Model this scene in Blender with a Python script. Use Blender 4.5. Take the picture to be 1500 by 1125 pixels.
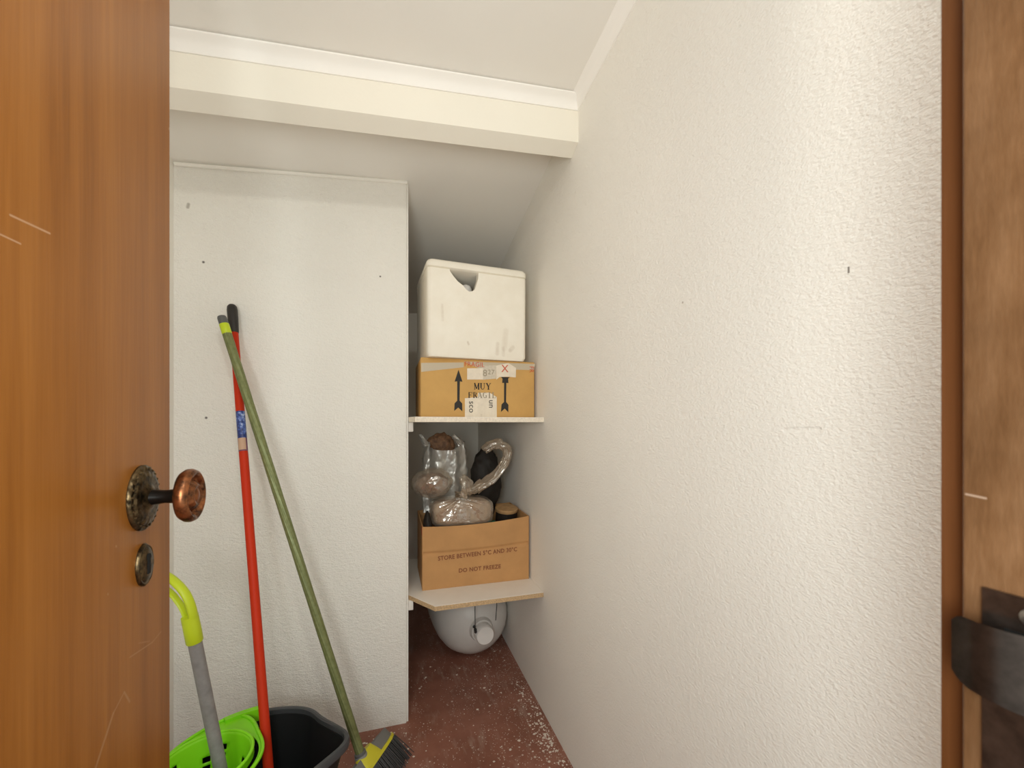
import bpy, bmesh, math, random
from mathutils import Vector, Matrix, noise

random.seed(7)
SC = bpy.context.scene
for o in list(bpy.data.objects):
    bpy.data.objects.remove(o, do_unlink=True)
COL = SC.collection
PI = math.pi

# ------------------------------------------------------------------ camera
YAW = math.atan(0.3)
cam_d = bpy.data.cameras.new('camera')
cam = bpy.data.objects.new('camera', cam_d)
COL.objects.link(cam)
cam.location = (0, 0, 1.08)
cam.rotation_euler = (PI / 2, 0, -YAW)
cam_d.sensor_width = 36.0
cam_d.lens = 14.4                       # 600 px focal length on a 1500 px frame
cam_d.shift_y = (622 - 562.5) / 1500    # the horizon sits at row 622
cam_d.clip_start = 0.02
cam_d.dof.use_dof = True
cam_d.dof.focus_distance = 1.5
cam_d.dof.aperture_fstop = 9.0
SC.camera = cam

# ------------------------------------------------------------------ light
W = bpy.data.worlds.new('world')
SC.world = W
W.use_nodes = True
W.node_tree.nodes['Background'].inputs[0].default_value = (0.96, 1.0, 0.96, 1)
W.node_tree.nodes['Background'].inputs[1].default_value = 0.95


def lamp(name, kind, loc, energy, col, size, rot=(0, 0, 0)):
    l = bpy.data.lights.new(name, kind)
    l.energy = energy
    l.color = col
    if kind == 'AREA':
        l.shape = 'DISK'
        l.size = size
    else:
        l.shadow_soft_size = size
    o = bpy.data.objects.new(name, l)
    o.location = loc
    o.rotation_euler = rot
    COL.objects.link(o)
    return o


# the lamp in the hall, just outside the door head
lamp('hall_lamp', 'POINT', (0.14, -0.32, 2.0), 13, (1.0, 0.965, 0.86), 0.05)
# added soft fill light beside the camera, turned up and into the closet
fill_d = Vector((0.15, 1.9, 1.55)) - Vector((-0.29, -0.27, 1.12))
lamp('soft_fill', 'AREA', (-0.29, -0.27, 1.12), 9.5, (0.96, 1.0, 0.96), 0.45, fill_d.to_track_quat('-Z', 'Y').to_euler())
SC.cycles.max_bounces = 16
SC.cycles.diffuse_bounces = 12

vs = SC.view_settings
vs.view_transform = 'Standard'
vs.look = 'None'
vs.gamma = 1.0
vs.use_curve_mapping = False
vs.exposure = 0.14


# ------------------------------------------------------------------ helpers
OFF = {}


def new_mat(name):
    m = bpy.data.materials.new(name)
    m.use_nodes = True
    nt = m.node_tree
    b = nt.nodes['Principled BSDF']
    return m, nt, b


def N(nt, t, **kw):
    n = nt.nodes.new(t)
    for k, v in kw.items():
        setattr(n, k, v)
    return n


def L(nt, a, b):
    nt.links.new(a, b)


def setv(n, **kw):
    for k, v in kw.items():
        n.inputs[k].default_value = v


def coords(nt, scale=(1, 1, 1)):
    tc = N(nt, 'ShaderNodeTexCoord')
    mp = N(nt, 'ShaderNodeMapping')
    mp.inputs['Scale'].default_value = scale
    L(nt, tc.outputs['Object'], mp.inputs['Vector'])
    return mp.outputs['Vector'], tc.outputs['Object']


def ramp(nt, fac, stops):
    r = N(nt, 'ShaderNodeValToRGB')
    el = r.color_ramp.elements
    while len(el) < len(stops):
        el.new(0.5)
    for e, (p, c) in zip(el, stops):
        e.position = p
        e.color = (*c, 1)
    L(nt, fac, r.inputs['Fac'])
    return r.outputs['Color']


def noise_tex(nt, vec, scale, detail=3, rough=0.5):
    n = N(nt, 'ShaderNodeTexNoise')
    n.inputs['Scale'].default_value = scale
    n.inputs['Detail'].default_value = detail
    n.inputs['Roughness'].default_value = rough
    L(nt, vec, n.inputs['Vector'])
    return n.outputs['Fac']


def mixc(nt, fac, a, b):
    m = N(nt, 'ShaderNodeMix', data_type='RGBA')
    for sock, v in ((m.inputs['Factor'], fac), (m.inputs['A'], a), (m.inputs['B'], b)):
        pass
    fi, ai, bi = m.inputs[0], m.inputs[6], m.inputs[7]
    if hasattr(fac, 'is_linked'):
        L(nt, fac, fi)
    else:
        fi.default_value = fac
    if hasattr(a, 'is_linked'):
        L(nt, a, ai)
    else:
        ai.default_value = (*a, 1)
    if hasattr(b, 'is_linked'):
        L(nt, b, bi)
    else:
        bi.default_value = (*b, 1)
    return m.outputs[2]


def math_(nt, op, a, b=None, c=None, clamp=False):
    m = N(nt, 'ShaderNodeMath', operation=op)
    m.use_clamp = clamp
    for i, v in enumerate((a, b, c)):
        if v is None:
            continue
        if hasattr(v, 'is_linked'):
            L(nt, v, m.inputs[i])
        else:
            m.inputs[i].default_value = v
    return m.outputs[0]


def bump(nt, b, h, strength, dist):
    bp = N(nt, 'ShaderNodeBump')
    bp.inputs['Strength'].default_value = strength
    bp.inputs['Distance'].default_value = dist
    L(nt, h, bp.inputs['Height'])
    L(nt, bp.outputs['Normal'], b.inputs['Normal'])
    return bp


def seg_mask(nt, vec, a, b, r):
    """1 near the segment a-b (a dent, hole or scratch), 0 beyond radius r"""
    a, b = Vector(a), Vector(b)
    d = b - a
    sub = N(nt, 'ShaderNodeVectorMath', operation='SUBTRACT')
    L(nt, vec, sub.inputs[0])
    sub.inputs[1].default_value = a
    if d.length > 1e-6:
        dt = N(nt, 'ShaderNodeVectorMath', operation='DOT_PRODUCT')
        L(nt, sub.outputs[0], dt.inputs[0])
        dt.inputs[1].default_value = d / d.length_squared
        t = math_(nt, 'MULTIPLY', dt.outputs['Value'], 1.0, clamp=True)
        sc = N(nt, 'ShaderNodeVectorMath', operation='SCALE')
        sc.inputs[0].default_value = d
        L(nt, t, sc.inputs['Scale'])
        s2 = N(nt, 'ShaderNodeVectorMath', operation='SUBTRACT')
        L(nt, sub.outputs[0], s2.inputs[0])
        L(nt, sc.outputs[0], s2.inputs[1])
        v = s2.outputs[0]
    else:
        v = sub.outputs[0]
    ln = N(nt, 'ShaderNodeVectorMath', operation='LENGTH')
    L(nt, v, ln.inputs[0])
    q = math_(nt, 'DIVIDE', ln.outputs['Value'], r)
    return math_(nt, 'SUBTRACT', 1.0, math_(nt, 'POWER', q, 2.0), clamp=True)


def simple(name, col, rough=0.5, metal=0.0, spec=None, var=0.0, vscale=40, bmp=0.0, bscale=200, **kw):
    m, nt, b = new_mat(name)
    b.inputs['Roughness'].default_value = rough
    b.inputs['Metallic'].default_value = metal
    if spec is not None:
        b.inputs['Specular IOR Level'].default_value = spec
    v, o = coords(nt)
    if var > 0:
        f = noise_tex(nt, v, vscale, 4, 0.6)
        lo = tuple(max(0, c * (1 - var)) for c in col)
        hi = tuple(min(1, c * (1 + var)) for c in col)
        L(nt, ramp(nt, f, [(0.3, lo), (0.7, hi)]), b.inputs['Base Color'])
    else:
        b.inputs['Base Color'].default_value = (*col, 1)
    if bmp > 0:
        bump(nt, b, noise_tex(nt, v, bscale, 3, 0.6), bmp, 0.002)
    for k, val in kw.items():
        b.inputs[k].default_value = val
    return m


def plaster(name, col, marks=(), scale=260, strength=0.40, dist=0.003, groove=()):
    m, nt, b = new_mat(name)
    v, o = coords(nt)
    f = noise_tex(nt, v, 3.0, 3, 0.5)
    c = ramp(nt, f, [(0.3, tuple(x * 0.965 for x in col)), (0.7, col)])
    for (p, q, r, mc) in marks:
        c = mixc(nt, seg_mask(nt, o, p, q, r), c, mc)
    L(nt, c, b.inputs['Base Color'])
    b.inputs['Roughness'].default_value = 0.85
    b.inputs['Specular IOR Level'].default_value = 0.25
    vz, _ = coords(nt, (1, 1, 1.7))
    h1 = noise_tex(nt, vz, scale, 4, 0.6)
    h2 = noise_tex(nt, vz, scale * 0.42, 2, 0.5)
    h = math_(nt, 'MULTIPLY_ADD', h2, 0.8, h1)
    for (p, q, r) in groove:
        h = math_(nt, 'MULTIPLY_ADD', seg_mask(nt, o, p, q, r), -0.8, h)
    bump(nt, b, h, strength, dist)
    return m


def wood(name, stops, scale=(26, 26, 0.9), rough=0.38, marks=(), bmp=0.12, blot=0.0):
    m, nt, b = new_mat(name)
    v, o = coords(nt, scale)
    f1 = noise_tex(nt, v, 1.0, 5, 0.55)
    v2, _ = coords(nt, (scale[0] * 7, scale[1] * 7, scale[2] * 5))
    f2 = noise_tex(nt, v2, 1.0, 3, 0.6)
    f = math_(nt, 'MULTIPLY_ADD', f2, 0.35, math_(nt, 'MULTIPLY', f1, 0.75))
    c = ramp(nt, f, stops)
    if blot:
        v3, _ = coords(nt, (9, 9, 14))
        f3 = noise_tex(nt, v3, 1.0, 4, 0.6)
        c = mixc(nt, math_(nt, 'MULTIPLY', f3, blot), c, tuple(x * 0.55 for x in stops[0][1]))
    for (p, q, r, mc) in marks:
        fm = math_(nt, 'MULTIPLY', seg_mask(nt, o, p, q, r), 0.8)
        c = mixc(nt, fm, c, mc)
    L(nt, c, b.inputs['Base Color'])
    b.inputs['Roughness'].default_value = rough
    b.inputs['Specular IOR Level'].default_value = 0.16
    bump(nt, b, f2, bmp, 0.001)
    return m


class MB:
    """collects shapes in world metres and becomes ONE mesh object"""

    def __init__(self):
        self.bm = bmesh.new()

    def _new(self, before):
        return [v for v in self.bm.verts if v not in before]

    def add(self, verts, faces, M=None):
        vs_ = [self.bm.verts.new((M @ Vector(v)) if M else v) for v in verts]
        for f in faces:
            try:
                self.bm.faces.new([vs_[i] for i in f])
            except ValueError:
                pass
        return self

    def box(self, a, b, M=None, bev=0.0, seg=2):
        t = bmesh.new()
        bmesh.ops.create_cube(t, size=1)
        for v in t.verts:
            v.co = Vector(((v.co.x + .5) * (b[0] - a[0]) + a[0], (v.co.y + .5) * (b[1] - a[1]) + a[1], (v.co.z + .5) * (b[2] - a[2]) + a[2]))
        if bev:
            bmesh.ops.bevel(t, geom=list(t.edges), offset=bev, segments=seg, affect='EDGES', profile=0.5)
        return self.merge(t, M)

    def merge(self, t, M=None):
        t.verts.index_update()
        self.add([v.co.copy() for v in t.verts], [[v.index for v in f.verts] for f in t.faces], M)
        t.free()
        return self

    def grid(self, fn, nu, nv, close_u=False, M=None):
        vv = []
        for i in range(nu):
            for j in range(nv):
                vv.append(fn(i / (nu if close_u else nu - 1), j / (nv - 1)))
        ff = []
        for i in range(nu if close_u else nu - 1):
            for j in range(nv - 1):
                k = (i + 1) % nu
                ff.append((i * nv + j, k * nv + j, k * nv + j + 1, i * nv + j + 1))
        return self.add(vv, ff, M)

    def lathe(self, prof, M=None, seg=48, cap=True, sx=1.0, sy=1.0, wob=None):
        """prof: list of (r, h) along local z"""
        vv, ff = [], []
        n = len(prof)
        for j, (r, h) in enumerate(prof):
            for i in range(seg):
                a = 2 * PI * i / seg
                rr = r if wob is None else r * wob(a, j)
                vv.append((rr * math.cos(a) * sx, rr * math.sin(a) * sy, h))
        for j in range(n - 1):
            for i in range(seg):
                k = (i + 1) % seg
                ff.append((j * seg + i, j * seg + k, (j + 1) * seg + k, (j + 1) * seg + i))
        if cap:
            ff.append(tuple(range(seg))[::-1])
            ff.append(tuple(range((n - 1) * seg, n * seg)))
        return self.add(vv, ff, M)

    def tube(self, pts, rad, seg=16, cap=True, flat=1.0, up=None):
        pts = [Vector(p) for p in pts]
        if not isinstance(rad, (list, tuple)):
            rad = [rad] * len(pts)
        vv, ff = [], []
        pu = None
        for i, p in enumerate(pts):
            if i == 0:
                d = pts[1] - p
            elif i == len(pts) - 1:
                d = p - pts[i - 1]
            else:
                d = pts[i + 1] - pts[i - 1]
            d.normalize()
            if pu is None:
                u = Vector(up) if up else (Vector((0, 0, 1)) if abs(d.z) < 0.9 else Vector((1, 0, 0)))
            else:
                u = pu
            u = (u - d * u.dot(d)).normalized()
            pu = u
            w = d.cross(u)
            for k in range(seg):
                a = 2 * PI * k / seg
                vv.append(p + (u * math.cos(a) + w * math.sin(a) * flat) * rad[i])
        n = len(pts)
        for i in range(n - 1):
            for k in range(seg):
                q = (k + 1) % seg
                ff.append((i * seg + k, i * seg + q, (i + 1) * seg + q, (i + 1) * seg + k))
        if cap:
            ff.append(tuple(range(seg))[::-1])
            ff.append(tuple(range((n - 1) * seg, n * seg)))
        return self.add(vv, ff)

    def prism(self, poly, z0, z1, M=None):
        """2-D polygon in local xy extruded over z0..z1"""
        n = len(poly)
        vv = [(x, y, z0) for x, y in poly] + [(x, y, z1) for x, y in poly]
        ff = [tuple(range(n))[::-1], tuple(range(n, 2 * n))]
        for i in range(n):
            k = (i + 1) % n
            ff.append((i, k, n + k, n + i))
        return self.add(vv, ff, M)

    def build(self, name, mat, parent=None, loc=None, smooth=True, angle=35):
        bm = self.bm
        bmesh.ops.recalc_face_normals(bm, faces=list(bm.faces))
        base = OFF[parent.name] if parent is not None else Vector(loc if loc is not None else (0, 0, 0))
        bmesh.ops.translate(bm, verts=list(bm.verts), vec=-base)
        me = bpy.data.meshes.new(name)
        bm.to_mesh(me)
        bm.free()
        me.materials.append(mat)
        o = bpy.data.objects.new(name, me)
        COL.objects.link(o)
        if smooth:
            for p in me.polygons:
                p.use_smooth = True
            me.set_sharp_from_angle(angle=math.radians(angle))
        if parent is not None:
            o.parent = parent
        else:
            o.location = base
        OFF[o.name] = base
        return o


def tag(o, label=None, cat=None, group=None, kind=None):
    for k, v in (('label', label), ('category', cat), ('group', group), ('kind', kind)):
        if v:
            o[k] = v
    return o


def thing(name, label, cat, loc, group=None):
    o = bpy.data.objects.new(name, None)
    o.empty_display_size = 0.05
    o.location = loc
    COL.objects.link(o)
    OFF[o.name] = Vector(loc)
    return tag(o, label, cat, group)


def struct(o):
    o['kind'] = 'structure'
    return o


def axis(o, d, up=(0, 0, 1)):
    """matrix whose local z runs along d from o"""
    z = Vector(d).normalized()
    u = Vector(up)
    x = (u - z * u.dot(z)).normalized()
    y = z.cross(x)
    M = Matrix((x, y, z)).transposed().to_4x4()
    M.translation = Vector(o)
    return M


def text_mb(s, size, M, ex=0.0004, align='CENTER', squeeze=1.0, bold=0.0):
    cu = bpy.data.curves.new('t', 'FONT')
    cu.body = s
    cu.size = size
    cu.align_x = align
    cu.align_y = 'CENTER'
    cu.extrude = ex
    cu.space_character = 1.05
    cu.resolution_u = 3
    cu.offset = bold
    ob = bpy.data.objects.new('t', cu)
    COL.objects.link(ob)
    dg = bpy.context.evaluated_depsgraph_get()
    me = bpy.data.meshes.new_from_object(ob.evaluated_get(dg))
    mb = MB()
    t = bmesh.new()
    t.from_mesh(me)
    for v in t.verts:
        v.co.x *= squeeze
    mb.merge(t, M)
    bpy.data.objects.remove(ob, do_unlink=True)
    bpy.data.curves.remove(cu)
    bpy.data.meshes.remove(me)
    return mb


# ------------------------------------------------------------------ surface materials
WHITE = (0.88, 0.86, 0.805)
DK = (0.10, 0.09, 0.085)
M_wall_r = plaster('plaster_right', WHITE, scale=215, strength=0.50, dist=0.0035,
                   marks=[((0.555, 0.3728, 1.278), (0.555, 0.3728, 1.272), 0.0018, (0.22, 0.20, 0.18)),
                          ((0.555, 0.6776, 1.3212), (0.555, 0.6776, 1.3212), 0.003, (0.45, 0.42, 0.38))],
                   groove=[((0.555, 0.46, 1.072), (0.555, 0.41, 1.074), 0.004)])
M_wall_b = plaster('plaster_column', WHITE, scale=170, strength=0.85, dist=0.004,
                   marks=[((-0.5657, 1.53, 1.5968), (-0.5657, 1.53, 1.5968), 0.005, DK),
                          ((-0.0302, 1.53, 1.6069), (-0.0302, 1.53, 1.6069), 0.004, DK),
                          ((-0.5583, 1.53, 1.1018), (-0.5583, 1.53, 1.1018), 0.005, DK),
                          ((-0.6079, 1.53, 1.765), (-0.606, 1.53, 1.775), 0.006, (0.5, 0.47, 0.42)),
                          ((-0.64, 1.53, 1.913), (-0.60, 1.53, 1.917), 0.005, (0.5, 0.47, 0.43)),
                          ((-0.62, 1.53, 1.921), (0.05, 1.53, 1.961), 0.0022, (0.45, 0.42, 0.37))])
M_wall_n = plaster('plaster_niche', WHITE)
M_ceil = plaster('ceiling_paint', (0.86, 0.84, 0.795), scale=300, strength=0.08, dist=0.001,
                 marks=[((-0.06, 0.86, 2.06), (-0.06, 0.86, 2.06), 0.004, DK),
                        ((-0.13, 0.86, 2.06), (-0.13, 0.86, 2.06), 0.004, DK)])
M_beam = plaster('beam_paint', (0.85, 0.815, 0.72), scale=90, strength=0.15, dist=0.002)
M_trim = plaster('trim_paint', (0.90, 0.88, 0.84), scale=60, strength=0.1, dist=0.002)


def floor_mat():
    m, nt, b = new_mat('red_floor_paint')
    v, o = coords(nt)
    f = noise_tex(nt, v, 6, 4, 0.6)
    c = ramp(nt, f, [(0.3, (0.20, 0.078, 0.050)), (0.55, (0.27, 0.110, 0.074)), (0.8, (0.35, 0.165, 0.12))])
    # scuffs, drawn out along the walk
    vs2, _ = coords(nt, (24, 7, 1))
    s = noise_tex(nt, vs2, 1.0, 5, 0.65)
    c = mixc(nt, ramp(nt, s, [(0.54, (0, 0, 0)), (0.76, (0.7, 0.7, 0.7))]), c, (0.42, 0.29, 0.23))
    # splashes of white paint: cells of a voronoi, thinned by a noise, more of them by the right wall
    sep = N(nt, 'ShaderNodeSeparateXYZ')
    L(nt, o, sep.inputs[0])
    near = math_(nt, 'MULTIPLY_ADD', sep.outputs['X'], 3.2, -0.95, clamp=True)
    tot = None
    for sc_, th, r in ((55, 0.70, 0.17), (120, 0.66, 0.22), (210, 0.60, 0.30)):
        vo = N(nt, 'ShaderNodeTexVoronoi')
        vo.inputs['Scale'].default_value = sc_
        L(nt, o, vo.inputs['Vector'])
        sepc = N(nt, 'ShaderNodeSeparateColor')
        L(nt, vo.outputs['Color'], sepc.inputs[0])
        keep = math_(nt, 'GREATER_THAN', math_(nt, 'MULTIPLY_ADD', near, 0.35, sepc.outputs[0]), th + 0.2)
        dsz = math_(nt, 'LESS_THAN', vo.outputs['Distance'], math_(nt, 'MULTIPLY', sepc.outputs[1], r * 1.5))
        k = math_(nt, 'MULTIPLY', keep, dsz)
        tot = k if tot is None else math_(nt, 'MAXIMUM', tot, k)
    patch = noise_tex(nt, v, 9, 3, 0.6)
    tot = math_(nt, 'MULTIPLY', tot, math_(nt, 'GREATER_THAN', math_(nt, 'MULTIPLY_ADD', near, 0.3, patch), 0.46))
    c = mixc(nt, math_(nt, 'MULTIPLY', tot, 0.85), c, (0.62, 0.52, 0.44))
    L(nt, c, b.inputs['Base Color'])
    b.inputs['Roughness'].default_value = 0.42
    bump(nt, b, noise_tex(nt, v, 120, 3, 0.6), 0.15, 0.001)
    return m


M_floor = floor_mat()
SCR = (0.66, 0.42, 0.26)
SC2 = (0.50, 0.27, 0.12)
SC3 = (0.44, 0.21, 0.08)
M_door = wood('door_veneer', [(0.25, (0.24, 0.082, 0.012)), (0.5, (0.36, 0.132, 0.022)), (0.75, (0.45, 0.178, 0.034))],
              scale=(30, 30, 1.3), rough=0.36,
              marks=[((-0.3075, 0.4546, 1.2576), (-0.3075, 0.4969, 1.2609), 0.0012, SCR),
                     ((-0.3075, 0.4451, 1.2371), (-0.3075, 0.4647, 1.2375), 0.001, SCR),
                     ((-0.3075, 0.6944, 0.7888), (-0.3075, 0.672, 0.7848), 0.0011, SC2),
                     ((-0.3075, 0.672, 0.7848), (-0.3075, 0.6215, 0.7919), 0.0011, SC2),
                     ((-0.3075, 0.665, 0.79), (-0.3075, 0.64, 0.8), 0.0012, SC3),
                     ((-0.3075, 0.5599, 0.7045), (-0.3075, 0.59, 0.7439), 0.0022, SC2),
                     ((-0.3075, 0.59, 0.7439), (-0.3075, 0.6106, 0.7557), 0.0013, SC2),
                     ((-0.3075, 0.6106, 0.7557), (-0.3075, 0.6215, 0.737), 0.0018, SC2),
                     ((-0.3075, 0.7158, 1.511), (-0.3075, 0.7186, 1.514), 0.0016, SCR),
                     ((-0.3075, 0.595, 0.9371), (-0.3075, 0.5955, 0.9365), 0.0016, SC2),
                     ((-0.3075, 0.5804, 0.8868), (-0.3075, 0.5808, 0.886), 0.0014, SC2)])
M_frame = wood('frame_wood', [(0.25, (0.13, 0.060, 0.024)), (0.5, (0.23, 0.118, 0.054)), (0.8, (0.33, 0.185, 0.095))],
               scale=(70, 70, 16), rough=0.32, bmp=0.25, blot=0.9,
               marks=[((0.31, 0.139, 1.04), (0.31, 0.147, 1.041), 0.0007, (0.50, 0.37, 0.28))])
M_frame_dark = wood('architrave_wood', [(0.25, (0.075, 0.025, 0.008)), (0.6, (0.12, 0.044, 0.014)), (0.85, (0.155, 0.06, 0.022))],
                    scale=(40, 40, 1.5), rough=0.4)


def bronze(name, dark=(0.035, 0.028, 0.02), cop=(0.42, 0.17, 0.075), lo=0.45, hi=0.62, sc=60):
    m, nt, b = new_mat(name)
    v, o = coords(nt)
    f = noise_tex(nt, v, sc, 4, 0.7)
    L(nt, ramp(nt, f, [(lo, dark), (hi, cop)]), b.inputs['Base Color'])
    b.inputs['Metallic'].default_value = 0.85
    b.inputs['Roughness'].default_value = 0.33
    bump(nt, b, f, 0.3, 0.001)
    return m


M_brass_old = bronze('aged_brass', (0.022, 0.016, 0.009), (0.17, 0.115, 0.055), 0.36, 0.66, 120)
M_copper = bronze('copper_bronze', (0.05, 0.026, 0.015), (0.34, 0.125, 0.048), 0.36, 0.62, 60)
M_black_metal = simple('black_metal', (0.012, 0.011, 0.010), 0.28, 0.6)
M_strike = simple('dark_steel', (0.10, 0.078, 0.066), 0.28, 0.85, var=0.35, vscale=70)
M_screw = simple('screw_steel', (0.35, 0.32, 0.29), 0.3, 0.9)
M_hole = simple('dark_hole', (0.004, 0.004, 0.004), 0.9)

# ------------------------------------------------------------------ the room
XR, XL, YC, XC, YB = 0.555, -0.645, 1.53, 0.067, 2.62


def c_lo(x, y):     # sloping ceiling over the back part
    return 2.004 + 0.082 * (x - 0.555) - 0.178 * (y - 1.51)


def c_hi(x, y):     # ceiling in front of the beam
    return 2.072 + 0.085 * (x - 0.555) - 0.10 * (y - 1.15)


struct(MB().box((XR, 0.16, -0.05), (XR + 0.10, YB + 0.1, 2.4)).build('wall_right', M_wall_r, smooth=False))
struct(MB().box((XL - 0.08, 0.16, -0.05), (XL, YB + 0.1, 2.4)).build('wall_left', M_wall_n, smooth=False))
struct(MB().box((XL - 0.08, YB, -0.05), (XR, YB + 0.1, 2.3)).build('wall_back', M_wall_n, smooth=False))
# the face across the left of the closet, 12 cm thick, top cut to the slope of the ceiling
m = MB()
vv = []
for (x, y) in ((XL, YC), (XC, YC), (XC, YC + 0.12), (XL, YC + 0.12)):
    vv.append((x, y, -0.05))
for (x, y) in ((XL, YC), (XC, YC), (XC, YC + 0.12), (XL, YC + 0.12)):
    vv.append((x, y, c_lo(x, y) + 0.01))
t = bmesh.new()
tv = [t.verts.new(p) for p in vv]
for f in ((3, 2, 1, 0), (4, 5, 6, 7), (0, 1, 5, 4), (1, 2, 6, 5), (2, 3, 7, 6), (3, 0, 4, 7)):
    t.faces.new([tv[i] for i in f])
t.edges.ensure_lookup_table()
ed = [e for e in t.edges if all(abs(v.co.x - XC) < 1e-5 and abs(v.co.y - YC) < 1e-5 for v in e.verts)]
bmesh.ops.bevel(t, geom=ed, offset=0.008, segments=3, affect='EDGES')
m.merge(t)
struct(m.build('wall_column', M_wall_b, smooth=True, angle=30))
# lower edge of wall over the floor
struct(MB().box((XL - 0.08, -1.6, -0.06), (XR + 0.1, YB + 0.1, 0.0)).build('floor', M_floor, smooth=False))


def slab(name, fn, x0, x1, y0, y1, mat, th=0.05):
    q = [(x0, y0), (x1, y0), (x1, y1), (x0, y1)]
    m = MB()
    m.add([(x, y, fn(x, y)) for x, y in q] + [(x, y, fn(x, y) + th) for x, y in q],
          [(0, 1, 2, 3), (7, 6, 5, 4), (0, 1, 5, 4), (1, 2, 6, 5), (2, 3, 7, 6), (3, 0, 4, 7)])
    return struct(m.build(name, mat, smooth=False))


slab('ceiling', c_hi, XL, XR, 0.16, 1.16, M_ceil)
slab('ceiling_slope', c_lo, XL, XR, 1.16, YB, M_ceil)

# beam across the ceiling
BY0, BY1 = 1.143, 1.19


def b_bot(x):
    return 1.9445 + 0.0746 * (x - 0.555)


m = MB()
q = [(XL, BY0), (XR, BY0), (XR, BY1), (XL, BY1)]
m.add([(x, y, b_bot(x) - (0.02 if y == BY1 else 0.0)) for x, y in q] + [(x, y, c_hi(x, BY0) + 0.02) for x, y in q],
      [(0, 1, 2, 3), (7, 6, 5, 4), (0, 1, 5, 4), (1, 2, 6, 5), (2, 3, 7, 6), (3, 0, 4, 7)])
struct(m.build('ceiling_beam', M_beam, smooth=False))
# cove strips in the corners of the front ceiling
PR = [(0, 0), (0.030, 0), (0.030, 0.004), (0.026, 0.007), (0.016, 0.012), (0.009, 0.020), (0.006, 0.030), (0.004, 0.034), (0, 0.034)]


def cove(name, p0, p1, out, mat):
    """out: horizontal unit direction away from the wall"""
    m = MB()
    p0, p1, out = Vector(p0), Vector(p1), Vector(out)
    vv = [p0 + out * a + Vector((0, 0, -b)) for a, b in PR] + [p1 + out * a + Vector((0, 0, -b)) for a, b in PR]
    n = len(PR)
    ff = [tuple(range(n)), tuple(range(n, 2 * n))] + [(i, (i + 1) % n, n + (i + 1) % n, n + i) for i in range(n)]
    m.add(vv, ff)
    return struct(m.build(name, mat, angle=50))


cove('trim_1', (XL, BY0, c_hi(XL, BY0)), (XR - 0.004, BY0, c_hi(XR, BY0)), (0, -1, 0), M_trim)
cove('trim_2', (XR, 0.17, c_hi(XR, 0.17)), (XR, BY0, c_hi(XR, BY0)), (-1, 0, 0), M_trim)
# thin bead in the corner of the sloping ceiling and the left part
m = MB().tube([(XL + 0.004, YC - 0.006, c_lo(XL, YC) - 0.010), (XC - 0.004, YC - 0.003, c_lo(XC, YC) - 0.006)], 0.006, 8)
struct(m.build('trim_3', M_wall_n))

# ------------------------------------------------------------------ door and frame
DX = -0.3075
door = struct(MB().box((DX - 0.035, 0.10, 0.008), (DX, 0.7186, 2.0), bev=0.0012).build('door_1', M_door, angle=30))
# rose, knob and key plate (an axis square to the door)
RY, RZ = 0.6475, 0.985
Mx = axis((DX, RY, RZ), (1, 0, 0), up=(0, 0, 1))     # local x = up, local y = along the door


def petal(a, j):
    return 1.0 + (0.035 * math.cos(18 * a) if 2 <= j <= 5 else 0.0)


rose = MB().lathe([(0.0425, 0), (0.0425, 0.002), (0.040, 0.0045), (0.036, 0.005), (0.033, 0.0075), (0.027, 0.0085), (0.020, 0.0078), (0.015, 0.010), (0.011, 0.012)],
                  Mx, 72, wob=petal, sy=0.80).build('door_rose', M_brass_old, door)
rose['label'] = 'aged brass oval backplate with embossed rim'
m = MB()
for i in range(26):
    a = 2 * PI * i / 26
    c = Mx @ Vector((0.0375 * math.cos(a), 0.0372 * 0.8 * math.sin(a), 0.0048))
    t = bmesh.new()
    bmesh.ops.create_icosphere(t, subdivisions=1, radius=0.0021)
    m.merge(t, Matrix.Translation(c))
m.build('rose_beading', M_brass_old, rose)
Mk = axis((DX, RY, RZ), (1, 0, 0.012), up=(0, 0, 1))
MB().lathe([(0.0105, 0.008), (0.0095, 0.016), (0.0085, 0.026), (0.0095, 0.036), (0.013, 0.044)], Mk, 32).build('knob_stem', M_black_metal, door)
knob = MB().lathe([(0.010, 0.040), (0.024, 0.042), (0.0315, 0.0450), (0.0350, 0.050), (0.0352, 0.055), (0.0330, 0.0595), (0.0300, 0.0612), (0.0270, 0.0600), (0.0245, 0.0560), (0.0215, 0.0548), (0.0190, 0.0565), (0.0165, 0.0600), (0.0130, 0.0622), (0.0090, 0.0610), (0.0060, 0.0622), (0.0005, 0.0630)],
                  Mk, 72, sy=0.90, wob=lambda a, j: 1.0 + (0.035 * math.cos(12 * a) if 7 <= j <= 11 else 0)).build('door_knob', M_copper, door)
knob['label'] = 'copper coloured oval knob with embossed face'
KY, KZ = 0.6505, 0.897
Mq = axis((DX, KY, KZ), (1, 0, 0), up=(0, 0, 1))
kp = MB().lathe([(0.0275, 0), (0.0275, 0.002), (0.0255, 0.004), (0.023, 0.0038), (0.020, 0.0055), (0.012, 0.006)], Mq, 48, sy=0.66,
                wob=lambda a, j: 1.0 + (0.012 * math.cos(8 * a) if j < 3 else 0)).build('keyhole_plate', M_brass_old, door)
key = [(0.010 + 0.0045 * math.cos(a), 0.0045 * math.sin(a)) for a in [PI * (-0.75 + 1.5 * i / 12) for i in range(13)]] + [(-0.012, 0.0032), (-0.012, -0.0032)]
MB().prism(key, 0.0058, 0.0068, Mq).build('keyhole', M_hole, kp)
# hinge leaves at the left jamb are out of the picture

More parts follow.
